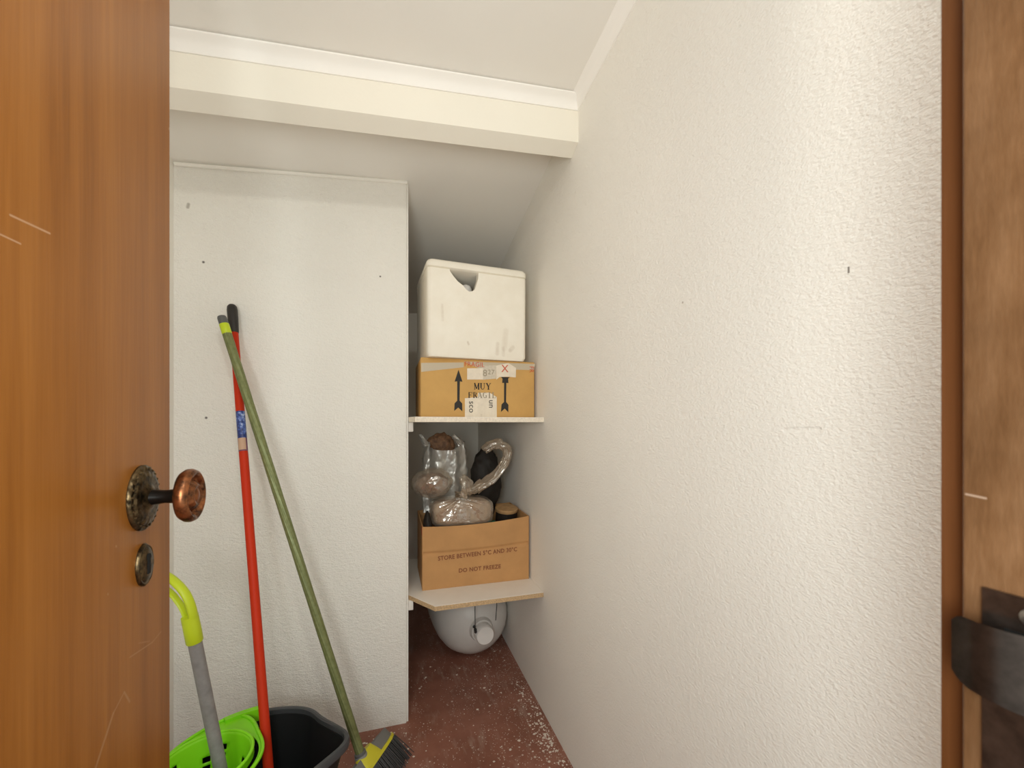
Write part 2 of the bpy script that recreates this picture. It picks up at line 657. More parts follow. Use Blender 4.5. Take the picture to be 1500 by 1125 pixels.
# right jamb with its strike plate, and the architrave behind its edge
jamb = struct(MB().box((0.31, 0.085, 0), (0.345, 0.149, 2.04), bev=0.002, seg=3).build('trim_4', M_frame, angle=30))
struct(MB().box((0.3215, 0.1485, 0), (0.40, 0.164, 2.06), bev=0.001).build('trim_5', M_frame_dark, angle=30))
# plate with the latch hole
m = MB()
Mj = axis((0.31, 0, 0), (-1, 0, 0), up=(0, 0, 1))      # local x = up, y = -world y?, z = into the opening
yl = (Mj @ Vector((0, 1, 0)) - Mj @ Vector((0, 0, 0))).y
sg = 1 if yl > 0 else -1


def P(z, y):
    return (z, sg * y)


m.prism([P(0.862, 0.098), P(0.862, 0.1395), P(0.992, 0.1395), P(0.992, 0.098)], -0.001, 0.0022, Mj)
plate = m.build('strike_plate', M_strike, jamb, smooth=False)
MB().prism([P(0.936, 0.105), P(0.936, 0.131), P(0.974, 0.131), P(0.974, 0.105)], 0.0015, 0.0026, Mj).build('latch_hole', M_hole, plate, smooth=False)


def lip(u, v):
    # u along y, v along z: a tongue that rises off the plate and curls back over the edge of the jamb
    y = 0.106 + 0.041 * u
    x = 0.3075 - 0.013 * math.sin(min(1, u * 1.15) * PI * 0.62) + 0.002 * max(0, u - 0.8) * 5
    half = 0.0205 * (1 - 0.12 * u) * (1 - (max(0, u - 0.80) / 0.2) ** 3 * 0.25)
    return (x, y, 0.958 + (0.004 * u - 0.003) + half * (2 * v - 1))


m = MB()
m.grid(lip, 18, 9)
g = bmesh.ops.solidify(m.bm, geom=list(m.bm.faces), thickness=0.002)
m.build('strike_lip', M_strike, plate, angle=50)
for z in (0.983, 0.888):
    t = MB().lathe([(0.0045, 0.0015), (0.0045, 0.0032), (0.0025, 0.0042), (0.0004, 0.0044)], axis((0.31, 0.121, z), (-1, 0, 0)), 20)
    t.build('screw', M_screw, plate)

# ------------------------------------------------------------------ shelves
M_shelf = simple('white_melamine', (0.80, 0.765, 0.71), 0.45, var=0.03, vscale=12)
M_chip = simple('chipboard_edge', (0.52, 0.36, 0.20), 0.85, var=0.35, vscale=260, bmp=0.3, bscale=300)
M_edge_white = simple('painted_edge', (0.78, 0.70, 0.58), 0.7, var=0.12, vscale=140)


def shelf(label, top, th, outline, edge_mat):
    t = thing('shelf', label, 'shelf', (0.31, 1.7, top - th))
    m = MB()
    m.prism(outline, top - th, top)
    m.build('board', M_shelf, t, smooth=False)
    # raw front edge, set along the outline
    m = MB()
    e = [p for p in outline[:3]]
    n = len(e)
    o2 = []
    for i, p in enumerate(e):
        o2.append((p[0], p[1] - 0.0012))
    vv = [(x, y, top - th + 0.0003) for x, y in o2] + [(x, y, top - 0.0012) for x, y in o2]
    vv += [(x, y, top - th + 0.0003) for x, y in e] + [(x, y, top - 0.0012) for x, y in e]
    ff = []
    for i in range(n - 1):
        ff += [(i, i + 1, n + i + 1, n + i), (n + i, n + i + 1, 3 * n + i + 1, 3 * n + i), (i, 2 * n + i, 2 * n + i + 1, i + 1)]
    m.add(vv, ff)
    m.build('front_edge', edge_mat, t, smooth=False)
    MB().box((XC + 0.0005, 1.545, top - th - 0.035), (XC + 0.018, 1.90, top - th - 0.0004), bev=0.001).build('batten', M_shelf, t)
    return t


shelf('white lower chipboard shelf with a cut-off front corner, under the open cardboard box', 0.4515, 0.017,
      [(XC + 0.001, 1.560), (0.1515, 1.4335), (XR - 0.001, 1.4365), (XR - 0.001, 1.97), (XC + 0.001, 1.97)], M_chip)
shelf('white upper shelf carrying the taped cardboard box and foam box', 1.107, 0.018,
      [(XC + 0.001, 1.50), (0.085, 1.4325), (XR - 0.001, 1.4325), (XR - 0.001, 1.97), (XC + 0.001, 1.97)], M_edge_white)

# ------------------------------------------------------------------ upper cardboard box
M_card = simple('tan_cardboard', (0.56, 0.33, 0.105), 0.8, var=0.08, vscale=9, bmp=0.05, bscale=120)
M_card2 = simple('brown_cardboard', (0.49, 0.26, 0.10), 0.82, var=0.09, vscale=9, bmp=0.05, bscale=120)
M_ink = simple('black_ink', (0.018, 0.015, 0.012), 0.7)
M_ink_grey = simple('faded_ink', (0.32, 0.27, 0.19), 0.7)
M_ink_red = simple('red_ink', (0.55, 0.09, 0.04), 0.7)
M_ink_rust = simple('rust_ink', (0.23, 0.075, 0.030), 0.75)
M_paper = simple('white_paper', (0.74, 0.66, 0.54), 0.6, var=0.06, vscale=60)
M_paper_grey = simple('grey_paper', (0.58, 0.52, 0.42), 0.6, var=0.12, vscale=120)
M_tape = simple('clear_tape', (0.80, 0.72, 0.56), 0.3, Alpha=0.6)

FX0, FX1, FY, FZ = 0.1085, 0.545, 1.510, 1.1075
cb = thing('cardboard_box', 'taped tan cardboard box printed MUY FRAGIL with two arrows, on upper shelf', 'box', (0.327, 1.65, FZ))
MB().box((FX0, FY, FZ), (FX1, FY + 0.28, FZ + 0.2165), bev=0.004, seg=2).build('box_body', M_card, cb)


def fp(px, py, d=0.0):
    """a place on the front of the upper box, from its position within the face"""
    u = (px - 616) / 167.0
    v = (609.5 - py) / (86.5 - 5.5 * u)
    return (FX0 + (FX1 - FX0) * u, FY - d, FZ + 0.2165 * v)


def decal(poly, name, mat, d=0.0006, parent=None):
    m = MB()
    n = len(poly)
    vv = [fp(x, y, d) for x, y in poly] + [fp(x, y, 0) for x, y in poly]
    ff = [tuple(range(n)), tuple(range(n, 2 * n))] + [(i, (i + 1) % n, n + (i + 1) % n, n + i) for i in range(n)]
    m.add(vv, ff)
    return m


def arrow(x, top, cut=None):
    if cut is None:
        return [(x, top), (x + 5.6, top + 17.5), (x + 1.9, top + 17), (x + 1.5, 585.5), (x + 5.2, 589.5), (x + 5.4, 601), (x - 0.4, 595.5),
                (x - 6.2, 600.5), (x - 5.6, 589.5), (x - 1.9, 585.5), (x - 1.9, top + 17), (x - 5.6, top + 17.5)]
    return [(x - 6.5, 550.5), (x + 7.0, 550.8), (x + 4.5, 553), (x + 5, 559.2), (x + 1.8, 559), (x + 1.4, 587), (x + 5, 591), (x + 4.8, 602), (x - 0.6, 596.5),
            (x - 6.4, 601.5), (x - 5.4, 590.5), (x - 1.7, 587), (x - 1.6, 559), (x - 4.5, 559.2), (x - 4.0, 553)]


decal(arrow(668.7, 540.5), 'a', M_ink).build('printed_arrow', M_ink, cb, smooth=False)
decal(arrow(737.3, 540.5, 1), 'a', M_ink).build('printed_arrow', M_ink, cb, smooth=False)

# slab-serif capitals as strokes: (x0, y0, x1, y1, thickness) in a 1 x 1 cell
SER = {
    'M': [(0.12, 0, 0.12, 1, .10), (0.12, 1, 0.5, 0.12, .22), (0.5, 0.12, 0.88, 1, .10), (0.88, 1, 0.88, 0, .24), (0, 0.03, 0.26, 0.03, .07), (0.70, 0.03, 1.04, 0.03, .07), (0, .97, .2, .97, .07), (.8, .97, 1.04, .97, .07)],
    'U': [(0.2, 1, 0.2, 0.25, .24), (0.2, 0.25, 0.42, 0.04, .14), (0.42, 0.04, 0.68, 0.08, .10), (0.68, 0.08, 0.82, 0.3, .10), (0.82, 0.3, 0.82, 1, .10), (0, .97, .42, .97, .07), (.66, .97, 1, .97, .07)],
    'Y': [(0.14, 1, 0.5, 0.45, .24), (0.88, 1, 0.5, 0.45, .10), (0.5, 0.5, 0.5, 0, .24), (0.28, 0.03, 0.72, 0.03, .07), (0, .97, .34, .97, .07), (.72, .97, 1.02, .97, .07)],
    'F': [(0.22, 0, 0.22, 1, .24), (0.1, 0.96, 0.9, 0.96, .09), (0.9, 0.96, 0.9, 0.7, .08), (0.22, 0.5, 0.65, 0.5, .09), (.65, .62, .65, .38, .07), (0.02, 0.03, 0.46, 0.03, .07)],
    'R': [(0.22, 0, 0.22, 1, .24), (0.1, 0.96, 0.6, 0.96, .08), (0.68, 0.9, 0.74, 0.72, .22), (0.74, 0.72, 0.6, 0.52, .18), (0.6, 0.5, 0.22, 0.5, .08), (0.5, 0.5, 0.86, 0.04, .24), (0.02, 0.03, 0.44, 0.03, .07), (.8, .03, 1, .03, .07)],
    'A': [(0.1, 0, 0.46, 1, .10), (0.46, 1, 0.86, 0, .26), (0.22, 0.34, 0.68, 0.34, .08), (0, 0.03, 0.24, 0.03, .07), (0.66, 0.03, 1.02, 0.03, .07)],
    'G': [(0.86, 0.82, 0.56, 0.98, .10), (0.56, 0.98, 0.26, 0.84, .16), (0.22, 0.84, 0.16, 0.3, .26), (0.2, 0.26, 0.5, 0.03, .16), (0.5, 0.03, 0.82, 0.12, .10), (0.84, 0.06, 0.84, 0.45, .22), (0.62, 0.45, 1.0, 0.45, .07)],
    'I': [(0.5, 0, 0.5, 1, .26), (0.24, 0.03, 0.76, 0.03, .07), (0.24, 0.97, 0.76, 0.97, .07)],
    'L': [(0.24, 0, 0.24, 1, .24), (0.04, 0.97, 0.46, 0.97, .07), (0.04, 0.04, 0.9, 0.04, .09), (0.9, 0.04, 0.9, 0.34, .08)],
}


def strokes(word, x, y0, y1, adv, w, mat_name, d=0.0006):
    m = MB()
    for ch in word:
        for (a, b, c, e, th) in SER[ch]:
            p0 = Vector((x + a * w, y0 + (1 - b) * (y1 - y0)))
            p1 = Vector((x + c * w, y0 + (1 - e) * (y1 - y0)))
            dv = (p1 - p0)
            nrm = Vector((-dv.y, dv.x)).normalized() * th * w * 0.5
            q = [p0 + nrm, p1 + nrm, p1 - nrm, p0 - nrm]
            m.add([fp(v.x, v.y, d) for v in q], [(0, 1, 2, 3)])
        x += adv
    return m


strokes('MUY', 691.0, 559.6, 569.2, 8.7, 7.6, 0).build('printed_word', M_ink, cb, smooth=False)
strokes('FR', 682.4, 573.0, 581.5, 7.0, 6.4, 0).build('printed_word', M_ink, cb, smooth=False)
# tape fragment and stickers
decal([(677.8, 582), (696, 580), (697, 574), (714, 573.5), (724.6, 580), (724.6, 609.3), (677.8, 609.3)], 't', None, 0.0004).build('paper_tape', M_paper, cb, smooth=False)
strokes('AGIL', 696.4, 573.0, 581.5, 7.0, 6.4, 0, 0.0010).build('printed_word', M_ink_grey, cb, smooth=False)
decal([(681, 538.6), (704, 538), (704, 554.5), (681, 554.8)], 's', None, 0.0010).build('sticker', M_paper, cb, smooth=False)
decal([(702, 534.5), (724, 533.5), (723.5, 553), (703.5, 554.8)], 's', None, 0.0008).build('sticker', M_paper_grey, cb, smooth=False)
decal([(724, 534), (742, 530), (754, 537), (753.5, 551), (742, 550), (729, 550.5), (724, 554.5)], 's', None, 0.0006).build('sticker', M_paper, cb, smooth=False)
decal([(616.8, 531.5), (676, 530), (676, 537), (640, 541.5), (617, 544.5)], 't', None, 0.0005).build('packing_tape', M_tape, cb, smooth=False)
decal([(676, 528.5), (784, 531), (782, 540), (700, 539)], 't', None, 0.0003).build('packing_tape', M_tape, cb, smooth=False)


def onface(px, py, d=0.0012):
    return axis(fp(px, py, d), (0, -1, 0), up=(1, 0, 0))


def face_text(s, px, py, size, mat, rot=0, squeeze=1.0, d=0.0012):
    M = onface(px, py, d) @ Matrix.Rotation(rot, 4, 'Z')
    return text_mb(s, size, M, 0.0002, squeeze=squeeze).build('printed_word', mat, cb, smooth=False)


face_text('sco', 687.5, 594.5, 0.031, M_ink, rot=-PI / 2, squeeze=1.0)
face_text('un', 716.5, 590, 0.031, M_ink, rot=-PI / 2)
face_text('::', 701.5, 606, 0.016, M_ink_grey)
face_text('FRAGIL', 691.5, 533.0, 0.025, M_ink_red, squeeze=0.92)
face_text('X', 736.8, 538.8, 0.040, M_ink_red)
face_text('8', 707, 545.5, 0.036, M_ink_grey)
face_text('27', 716, 544.0, 0.026, M_ink_grey)
face_text('FR', 778, 539, 0.026, M_ink_red, rot=-PI / 2, squeeze=0.9)

# ------------------------------------------------------------------ foam box on top of it
def foam_mat():
    m, nt, b = new_mat('expanded_foam')
    v, o = coords(nt)
    f = noise_tex(nt, v, 14, 4, 0.6)
    c = ramp(nt, f, [(0.3, (0.85, 0.80, 0.69)), (0.7, (0.90, 0.86, 0.76))])
    n2 = noise_tex(nt, v, 55, 3, 0.7)
    # rubbed-in dirt on the lower front
    for (x0, z0, x1, z1, r, k) in ((0.104, 0.110, 0.098, 0.045, 0.014, 0.28), (0.133, 0.05, 0.122, 0.038, 0.010, 0.5), (0.072, 0.060, 0.070, 0.022, 0.009, 0.4), (0.094, 0.045, 0.095, 0.018, 0.008, 0.35),
                                   (-0.043, 0.058, -0.040, 0.050, 0.005, 0.6), (-0.137, 0.185, -0.135, 0.130, 0.006, 0.35)):
        mk = seg_mask(nt, o, (x0, -0.138 + 0.061 * x0, z0), (x1, -0.138 + 0.061 * x1, z1), r)
        mk = math_(nt, 'MULTIPLY', mk, math_(nt, 'MULTIPLY', n2, k))
        c = mixc(nt, mk, c, (0.36, 0.24, 0.13))
    L(nt, c, b.inputs['Base Color'])
    b.inputs['Roughness'].default_value = 0.75
    bump(nt, b, noise_tex(nt, v, 260, 3, 0.6), 0.15, 0.002)
    return m


M_foam = foam_mat()
PX, PY_, PZ = 0.1305, 1.474, FZ + 0.2168
PW, PD, PH = 0.377, 0.300, 0.316
fb = thing('foam_box', 'white foam box with a broken notch in front, on the tan cardboard box', 'box', (PX + PW / 2, PY_ + 0.15, PZ))
Rz = Matrix.Translation((PX, PY_, PZ)) @ Matrix.Rotation(math.radians(3.5), 4, 'Z')


def rrect(w, d, r, x0=0, y0=0, n=5):
    out = []
    for cx, cy, a0 in ((x0 + w - r, y0 + r, -PI / 2), (x0 + w - r, y0 + d - r, 0), (x0 + r, y0 + d - r, PI / 2), (x0 + r, y0 + r, PI)):
        for i in range(n + 1):
            a = a0 + PI / 2 * i / n
            out.append((cx + r * math.cos(a), cy + r * math.sin(a)))
    return out


m = MB()
loops = []
T = 0.028
spec = [(0.006, 0.0, 0.016), (0.0, 0.012, 0.016), (-0.001, PH, 0.016), (T, PH, 0.010), (T + 0.004, T, 0.010)]
for (ins, z, r) in spec:
    loops.append([(x, y, z) for x, y in rrect(PW - 2 * ins, PD - 2 * ins, r, ins, ins)])
n = len(loops[0])
vv = [p for lp in loops for p in lp]
ff = [tuple(range(n))[::-1]]
for k in range(len(loops) - 1):
    for i in range(n):
        j = (i + 1) % n
        ff.append((k * n + i, k * n + j, (k + 1) * n + j, (k + 1) * n + i))
ff.append(tuple(range((len(loops) - 1) * n, len(loops) * n)))
m.add(vv, ff, Rz)
body = m.build('box_body', M_foam, fb, angle=40)
# cut the broken notch
cut = MB().prism([(0.074, 0.34), (0.186, 0.34), (0.185, 0.294), (0.172, 0.253), (0.163, 0.246), (0.152, 0.243), (0.140, 0.249), (0.1275, 0.263), (0.108, 0.276), (0.091, 0.294), (0.080, 0.309)],
                 -0.08, 0.08, Rz @ Matrix.Rotation(PI / 2, 4, 'X')).build('cutter', M_foam, fb, smooth=False)
bo = body.modifiers.new('notch', 'BOOLEAN')
bo.object = cut
bo.operation = 'DIFFERENCE'
bo.solver = 'EXACT'
bpy.context.view_layer.update()
dg = bpy.context.evaluated_depsgraph_get()
me = bpy.data.meshes.new_from_object(body.evaluated_get(dg))
body.modifiers.clear()
body.data = me
bpy.data.objects.remove(cut, do_unlink=True)
m = MB()
lid = [(0.0045, PH + 0.0003, .016), (-0.002, PH + 0.006, .018), (-0.002, PH + 0.022, .018), (0.004, PH + 0.031, .018), (0.012, PH + 0.034, .018)]
loops = [[(x, y, z) for x, y in rrect(PW - 2 * i_, PD - 2 * i_, r, i_, i_)] for i_, z, r in lid]
vv = [p for lp in loops for p in lp]
ff = [tuple(range(n))[::-1]]
for k in range(len(loops) - 1):
    for i in range(n):
        j = (i + 1) % n
        ff.append((k * n + i, k * n + j, (k + 1) * n + j, (k + 1) * n + i))
ff.append(tuple(range((len(loops) - 1) * n, len(loops) * n)))
m.add(vv, ff, Rz)
m.build('lid', M_foam, fb, angle=40)
# grime on the lower front of the foam
M_bottle = simple('white_plastic', (0.78, 0.76, 0.73), 0.4)
bx, by = (Rz @ Vector((0.158, 0.085, 0)))[:2]
m = MB().lathe([(0.036, 0), (0.038, 0.004), (0.038, 0.19), (0.034, 0.215), (0.026, 0.228), (0.026, 0.238), (0.024, 0.252), (0.018, 0.262), (0.008, 0.267), (0.001, 0.268)],
               Matrix.Translation((bx, by, PZ + T)), 36)
tag(m.build('bottle', M_bottle, loc=(bx, by, PZ + T)), 'white rounded bottle top seen through the notch of the foam box', 'bottle')

# ------------------------------------------------------------------ open cardboard box on the lower shelf
GX0, GX1, GY0, GY1, GZ = 0.120, 0.5455, 1.580, 1.850, 0.4518
GH = 0.247
ob = thing('open_cardboard_box', 'open brown cardboard box marked DO NOT FREEZE on the lower shelf', 'box', (0.333, 1.715, GZ))


def panel(p0, p1, h0, h1, sag, th, inward, bow=0.0, crease=None):
    p0, p1, inward = Vector((*p0, 0)), Vector((*p1, 0)), Vector((*inward, 0))

    def out(u, v):
        p = p0.lerp(p1, u)
        h = (h0 + (h1 - h0) * u) - sag * 4 * u * (1 - u)
        b = bow * 4 * u * (1 - u) * v * v
        if crease:
            b += 0.006 * max(0, 1 - abs(v - crease) / 0.035)
        return Vector((p.x, p.y, GZ + h * v)) + inward * b
    m = MB()
    nu, nv = 21, 61
    A = [out(i / (nu - 1), j / (nv - 1)) for i in range(nu) for j in range(nv)]
    Bk = [a + inward * th for a in A]
    ff = []
    o = nu * nv
    for i in range(nu - 1):
        for j in range(nv - 1):
            q = (i * nv + j, (i + 1) * nv + j, (i + 1) * nv + j + 1, i * nv + j + 1)
            ff.append(q)
            ff.append(tuple(o + k for k in q[::-1]))
    for i in range(nu - 1):
        for j in (0, nv - 1):
            a, b = i * nv + j, (i + 1) * nv + j
            ff.append((a, b, o + b, o + a))
    for j in range(nv - 1):
        for i in (0, nu - 1):
            a, b = i * nv + j, i * nv + j + 1
            ff.append((a, b, o + b, o + a))
    m.add(A + Bk, ff)
    return m


panel((GX0, GY0), (GX1, GY0), 0.241, 0.256, 0.013, 0.004, (0, 1), bow=0.008, crease=0.575).build('front_panel', M_card2, ob, angle=30)
panel((GX1, GY0 + 0.0005), (GX1, GY1), 0.256, 0.262, 0.0, 0.004, (-1, 0)).build('side_panel', M_card2, ob)
panel((GX0, GY0 + 0.0005), (GX0, GY1), 0.241, 0.250, 0.004, 0.004, (1, 0)).build('side_panel', M_card2, ob)
panel((GX0, GY1), (GX1, GY1), 0.250, 0.262, 0.0, 0.004, (0, -1)).build('back_panel', M_card2, ob)
MB().box((GX0 + 0.004, GY0 + 0.004, GZ + 0.0002), (GX1 - 0.004, GY1 - 0.004, GZ + 0.004)).build('bottom_panel', M_card2, ob)


def gp(px, py, d=0.0008):
    u = (px - 619) / 156.5
    v = (864 - 21 * u - py) / (92 - 4.5 * u)
    hh = 0.241 + 0.015 * u
    b = 0.008 * 4 * u * (1 - u) * v * v + 0.006 * max(0, 1 - abs(v - 0.575) / 0.035)
    return Vector((GX0 + (GX1 - GX0) * u, GY0 + b - d, GZ + hh * v))


def box_line(s, a, b, size, sq):
    A, B2 = gp(*a), gp(*b)
    mid = gp((a[0] + b[0]) / 2, (a[1] + b[1]) / 2)
    dx = (B2 - A)
    M = axis(mid, (0, -1, 0), up=(1, 0, 0)) @ Matrix.Rotation(math.atan2(dx.z, dx.x), 4, 'Z')
    mb = text_mb(s, size, M, 0.0, squeeze=sq, bold=0.0005)
    xs = [v.co.x for v in mb.bm.verts]
    k = (B2.x - A.x) / (max(xs) - min(xs))
    c = sum((max(xs), min(xs))) / 2
    for v in mb.bm.verts:
        v.co.x = mid.x + (v.co.x - c) * k
        u = (v.co.x - GX0) / (GX1 - GX0)
        hh = (0.241 + 0.015 * u) - 0.013 * 4 * u * (1 - u)
        vv_ = (v.co.z - GZ) / hh
        v.co.y = GY0 + 0.008 * 4 * u * (1 - u) * vv_ * vv_ + 0.006 * max(0, 1 - abs(vv_ - 0.575) / 0.035) - 0.0014
    return mb.build('printed_text', M_ink_rust, ob, smooth=False)


box_line('STORE BETWEEN 5°C AND 30°C', (640.5, 817.5), (757, 802.5), 0.023, 1.0)
box_line('DO NOT FREEZE', (670, 834.5), (732, 827), 0.022, 1.0)
# red mark at the top of the left side
MB().box((GX0 - 0.0006, GY0 + 0.004, GZ + 0.205), (GX0, GY0 + 0.035, GZ + 0.238)).build('red_mark', simple('red_mark', (0.42, 0.07, 0.02), 0.7), ob)


# ------------------------------------------------------------------ bags and things standing in that box
def crumple(p, amp, sc, seed=0.0):
    """creased film: ridges with flats between them"""
    q = Vector(p) * sc + Vector((seed, seed * 1.7, -seed))
    a = noise.noise(q)
    r = 1 - 2.2 * abs(noise.noise(q * 1.6 + Vector((3.1, 7.7, 1.3))))
    r2 = 1 - 2.2 * abs(noise.noise(q * 3.1))
    return amp * (0.7 * a + 0.5 * r + 0.25 * r2)


def lump(c, r, amp=0.16, sc=22, seed=1.0, sub=5, sup=1.0, squash=None):
    """a crumpled rounded mass: centre c, half sizes r"""
    t = bmesh.new()
    bmesh.ops.create_icosphere(t, subdivisions=sub, radius=1)
    c, r = Vector(c), Vector(r)
    for v in t.verts:
        d = v.co.normalized()
        if sup != 1.0:
            d = Vector([math.copysign(abs(k) ** sup, k) for k in d])
        p = Vector((d.x * r.x, d.y * r.y, d.z * r.z))
        k = 1 + crumple(p + c, amp, sc, seed)
        v.co = c + p * k
    return t


def plastic(name, body, col=(0.45, 0.40, 0.34), rough=0.14, tint=(0.86, 0.82, 0.76), sc=26):
    """thin film: mostly see-through, a little body of its own, sharp glints"""
    m, nt, b = new_mat(name)
    v, o = coords(nt)
    b.inputs['Base Color'].default_value = (*col, 1)
    b.inputs['Roughness'].default_value = rough
    b.inputs['Specular IOR Level'].default_value = 1.0
    f = noise_tex(nt, v, sc, 3, 0.6)
    lw = N(nt, 'ShaderNodeLayerWeight')
    lw.inputs['Blend'].default_value = 0.35
    fac = math_(nt, 'MULTIPLY_ADD', lw.outputs['Facing'], 0.45, body, clamp=True)
    fac = math_(nt, 'MULTIPLY_ADD', f, 0.30, math_(nt, 'SUBTRACT', fac, 0.15), clamp=True)
    tr = N(nt, 'ShaderNodeBsdfTransparent')
    tr.inputs[0].default_value = (*tint, 1)
    mx = N(nt, 'ShaderNodeMixShader')
    L(nt, fac, mx.inputs[0])
    L(nt, tr.outputs[0], mx.inputs[1])
    L(nt, b.outputs[0], mx.inputs[2])
    gl = N(nt, 'ShaderNodeBsdfGlossy')
    gl.inputs['Roughness'].default_value = rough
    gl.inputs['Color'].default_value = (0.16, 0.155, 0.145, 1)
    ad = N(nt, 'ShaderNodeAddShader')
    L(nt, mx.outputs[0], ad.inputs[0])
    L(nt, gl.outputs[0], ad.inputs[1])
    L(nt, ad.outputs[0], nt.nodes['Material Output'].inputs['Surface'])
    bp = bump(nt, b, noise_tex(nt, v, sc * 1.5, 2, 0.5), 0.6, 0.008)
    L(nt, bp.outputs[0], gl.inputs['Normal'])
    return m


M_clear = plastic('clear_plastic', 0.16)
M_clear2 = plastic('clear_plastic_folds', 0.26, (0.42, 0.34, 0.26))
M_milky = plastic('milky_plastic', 0.62, (0.34, 0.325, 0.295), 0.3, sc=14)
M_packed = simple('packed_brown_stuff', (0.34, 0.235, 0.155), 0.7, var=0.25, vscale=60, bmp=0.5, bscale=90)
M_brown = simple('brown_contents', (0.17, 0.085, 0.040), 0.7, var=0.5, vscale=70, bmp=0.5, bscale=90)
M_black_bag = simple('black_plastic', (0.018, 0.014, 0.011), 0.6, spec=0.25, bmp=0.6, bscale=50)
M_green_cloth = simple('green_cloth', (0.03, 0.19, 0.11), 0.8, var=0.2, vscale=80, bmp=0.3)

# wrapped tan block
pk = thing('wrapped_package', 'clear plastic bag gathered and knotted round a tan block, foremost in the open box', 'bag', (0.285, 1.66, 0.668))
m = MB().merge(lump((0.284, 1.667, 0.725), (0.119, 0.056, 0.050), 0.02, 9, 3.0, 5, 0.45))
m.build('packed_block', M_packed, pk, angle=180)
knot = Vector((0.270, 1.618, 0.790))


def pleat(t):
    for v in t.verts:
        d = v.co - knot
        a = math.atan2(d.z, d.x)
        rr = math.hypot(d.x, d.z)
        w_ = math.sin(a * 17 + 2.5 * math.sin(a * 4)) + 0.6 * math.sin(a * 31 + 1.0)
        k = min(1, rr / 0.02) * max(0.15, 1 - rr / 0.13)
        v.co += Vector((0, -1, 0)) * 0.0085 * w_ * k * (1 if v.co.y < 1.67 else 0.3)
    return t


m = MB().merge(pleat(lump((0.284, 1.664, 0.727), (0.127, 0.066, 0.058), 0.02, 9, 5.0, 6, 0.5)))
m.build('wrapper', M_clear, pk, angle=180)
# gathered neck and the loop of loose bag that stands up to the right


def ribbon(path, widths, thick=0.012, seed=0.0, n=90, seg=22, amp=0.007):
    pts = []
    P_ = [Vector(p) for p in path]
    for i in range(n):
        f = i / (n - 1) * (len(P_) - 1)
        k = min(int(f), len(P_) - 2)
        t = f - k
        p0, p1, p2, p3 = P_[max(0, k - 1)], P_[k], P_[k + 1], P_[min(len(P_) - 1, k + 2)]
        pts.append(0.5 * ((2 * p1) + (p2 - p0) * t + (2 * p0 - 5 * p1 + 4 * p2 - p3) * t * t + (3 * p1 - p0 - 3 * p2 + p3) * t ** 3))
    rad = []
    for i in range(n):
        f = i / (n - 1) * (len(widths) - 1)
        k = min(int(f), len(widths) - 2)
        rad.append(widths[k] + (widths[k + 1] - widths[k]) * (f - k))
    m = MB()
    seg = 40
    m.tube(pts, rad, seg, cap=True, flat=0.75, up=(0, 1, 0))
    # lengthwise gathers, wandering along the bag
    for idx, v in enumerate(m.bm.verts):
        i, k = divmod(idx, seg)
        i = min(i, n - 1)
        a = 2 * PI * k / seg
        g_ = math.sin(5 * a + 0.10 * i + seed) + 0.7 * math.sin(8 * a - 0.07 * i + 2 * seed) + 0.5 * math.sin(0.35 * i + 2 * a)
        v.co += (v.co - pts[i]) * 0.17 * g_
        c_ = crumple(pts[i] + (v.co - pts[i]) * 0.4, amp, 18, seed)
        v.co += Vector((c_, 0.5 * c_, c_))
    return m


neck = ribbon([(0.272, 1.640, 0.788), (0.294, 1.655, 0.800), (0.330, 1.668, 0.806), (0.372, 1.68, 0.828)], [0.030, 0.016, 0.020, 0.028], seed=2, n=40, amp=0.008)
neck.build('bag_neck', M_clear2, pk, angle=180)
lp = ribbon([(0.350, 1.68, 0.815), (0.400, 1.69, 0.838), (0.452, 1.69, 0.885), (0.484, 1.69, 0.945), (0.470, 1.69, 0.985), (0.425, 1.69, 0.992), (0.378, 1.69, 0.965)],
            [0.024, 0.024, 0.022, 0.022, 0.026, 0.027, 0.020], seed=5, amp=0.010)
lp.build('bag_tail', M_clear2, pk, angle=180)
fl = ribbon([(0.300, 1.66, 0.800), (0.298, 1.655, 0.835), (0.282, 1.65, 0.868)], [0.022, 0.034, 0.016], seed=8, n=30, amp=0.010)
fl.build('bag_fold', M_clear, pk, angle=180)

# second clear bag, at the left
b2 = thing('clear_bag', 'clear plastic bag of brown bits slumped at the left of the open box', 'bag', (0.16, 1.70, 0.74))
MB().merge(lump((0.163, 1.682, 0.841), (0.062, 0.056, 0.043), 0.12, 20, 12, 5)).build('brown_contents', M_brown, b2, angle=180)
MB().merge(lump((0.168, 1.678, 0.845), (0.078, 0.064, 0.055), 0.15, 13, 15, 6)).build('wrapper', M_clear, b2, angle=180)

# pale carrier bag behind
b3 = thing('carrier_bag', 'pale grey translucent carrier bag standing open behind the clear bags', 'bag', (0.22, 1.79, 0.70))


def carrier(u, v):
    a = 2 * PI * u
    w = 0.088 + 0.012 * math.sin(v * 3)
    d = 0.028 + 0.010 * v
    x = 0.232 + w * math.cos(a) * (1 - 0.10 * v) + 0.006 * math.sin(5 * a + 3 * v)
    y = 1.812 + d * math.sin(a) + 0.004 * math.sin(7 * a)
    top = 0.968 + 0.040 * abs(math.cos(a)) ** 3
    z = 0.70 + (top - 0.70) * v
    p = Vector((x, y, z))
    return p + Vector((crumple(p, 0.010, 30, 3), crumple(p, 0.008, 30, 7), 0)) * (0.3 + v)


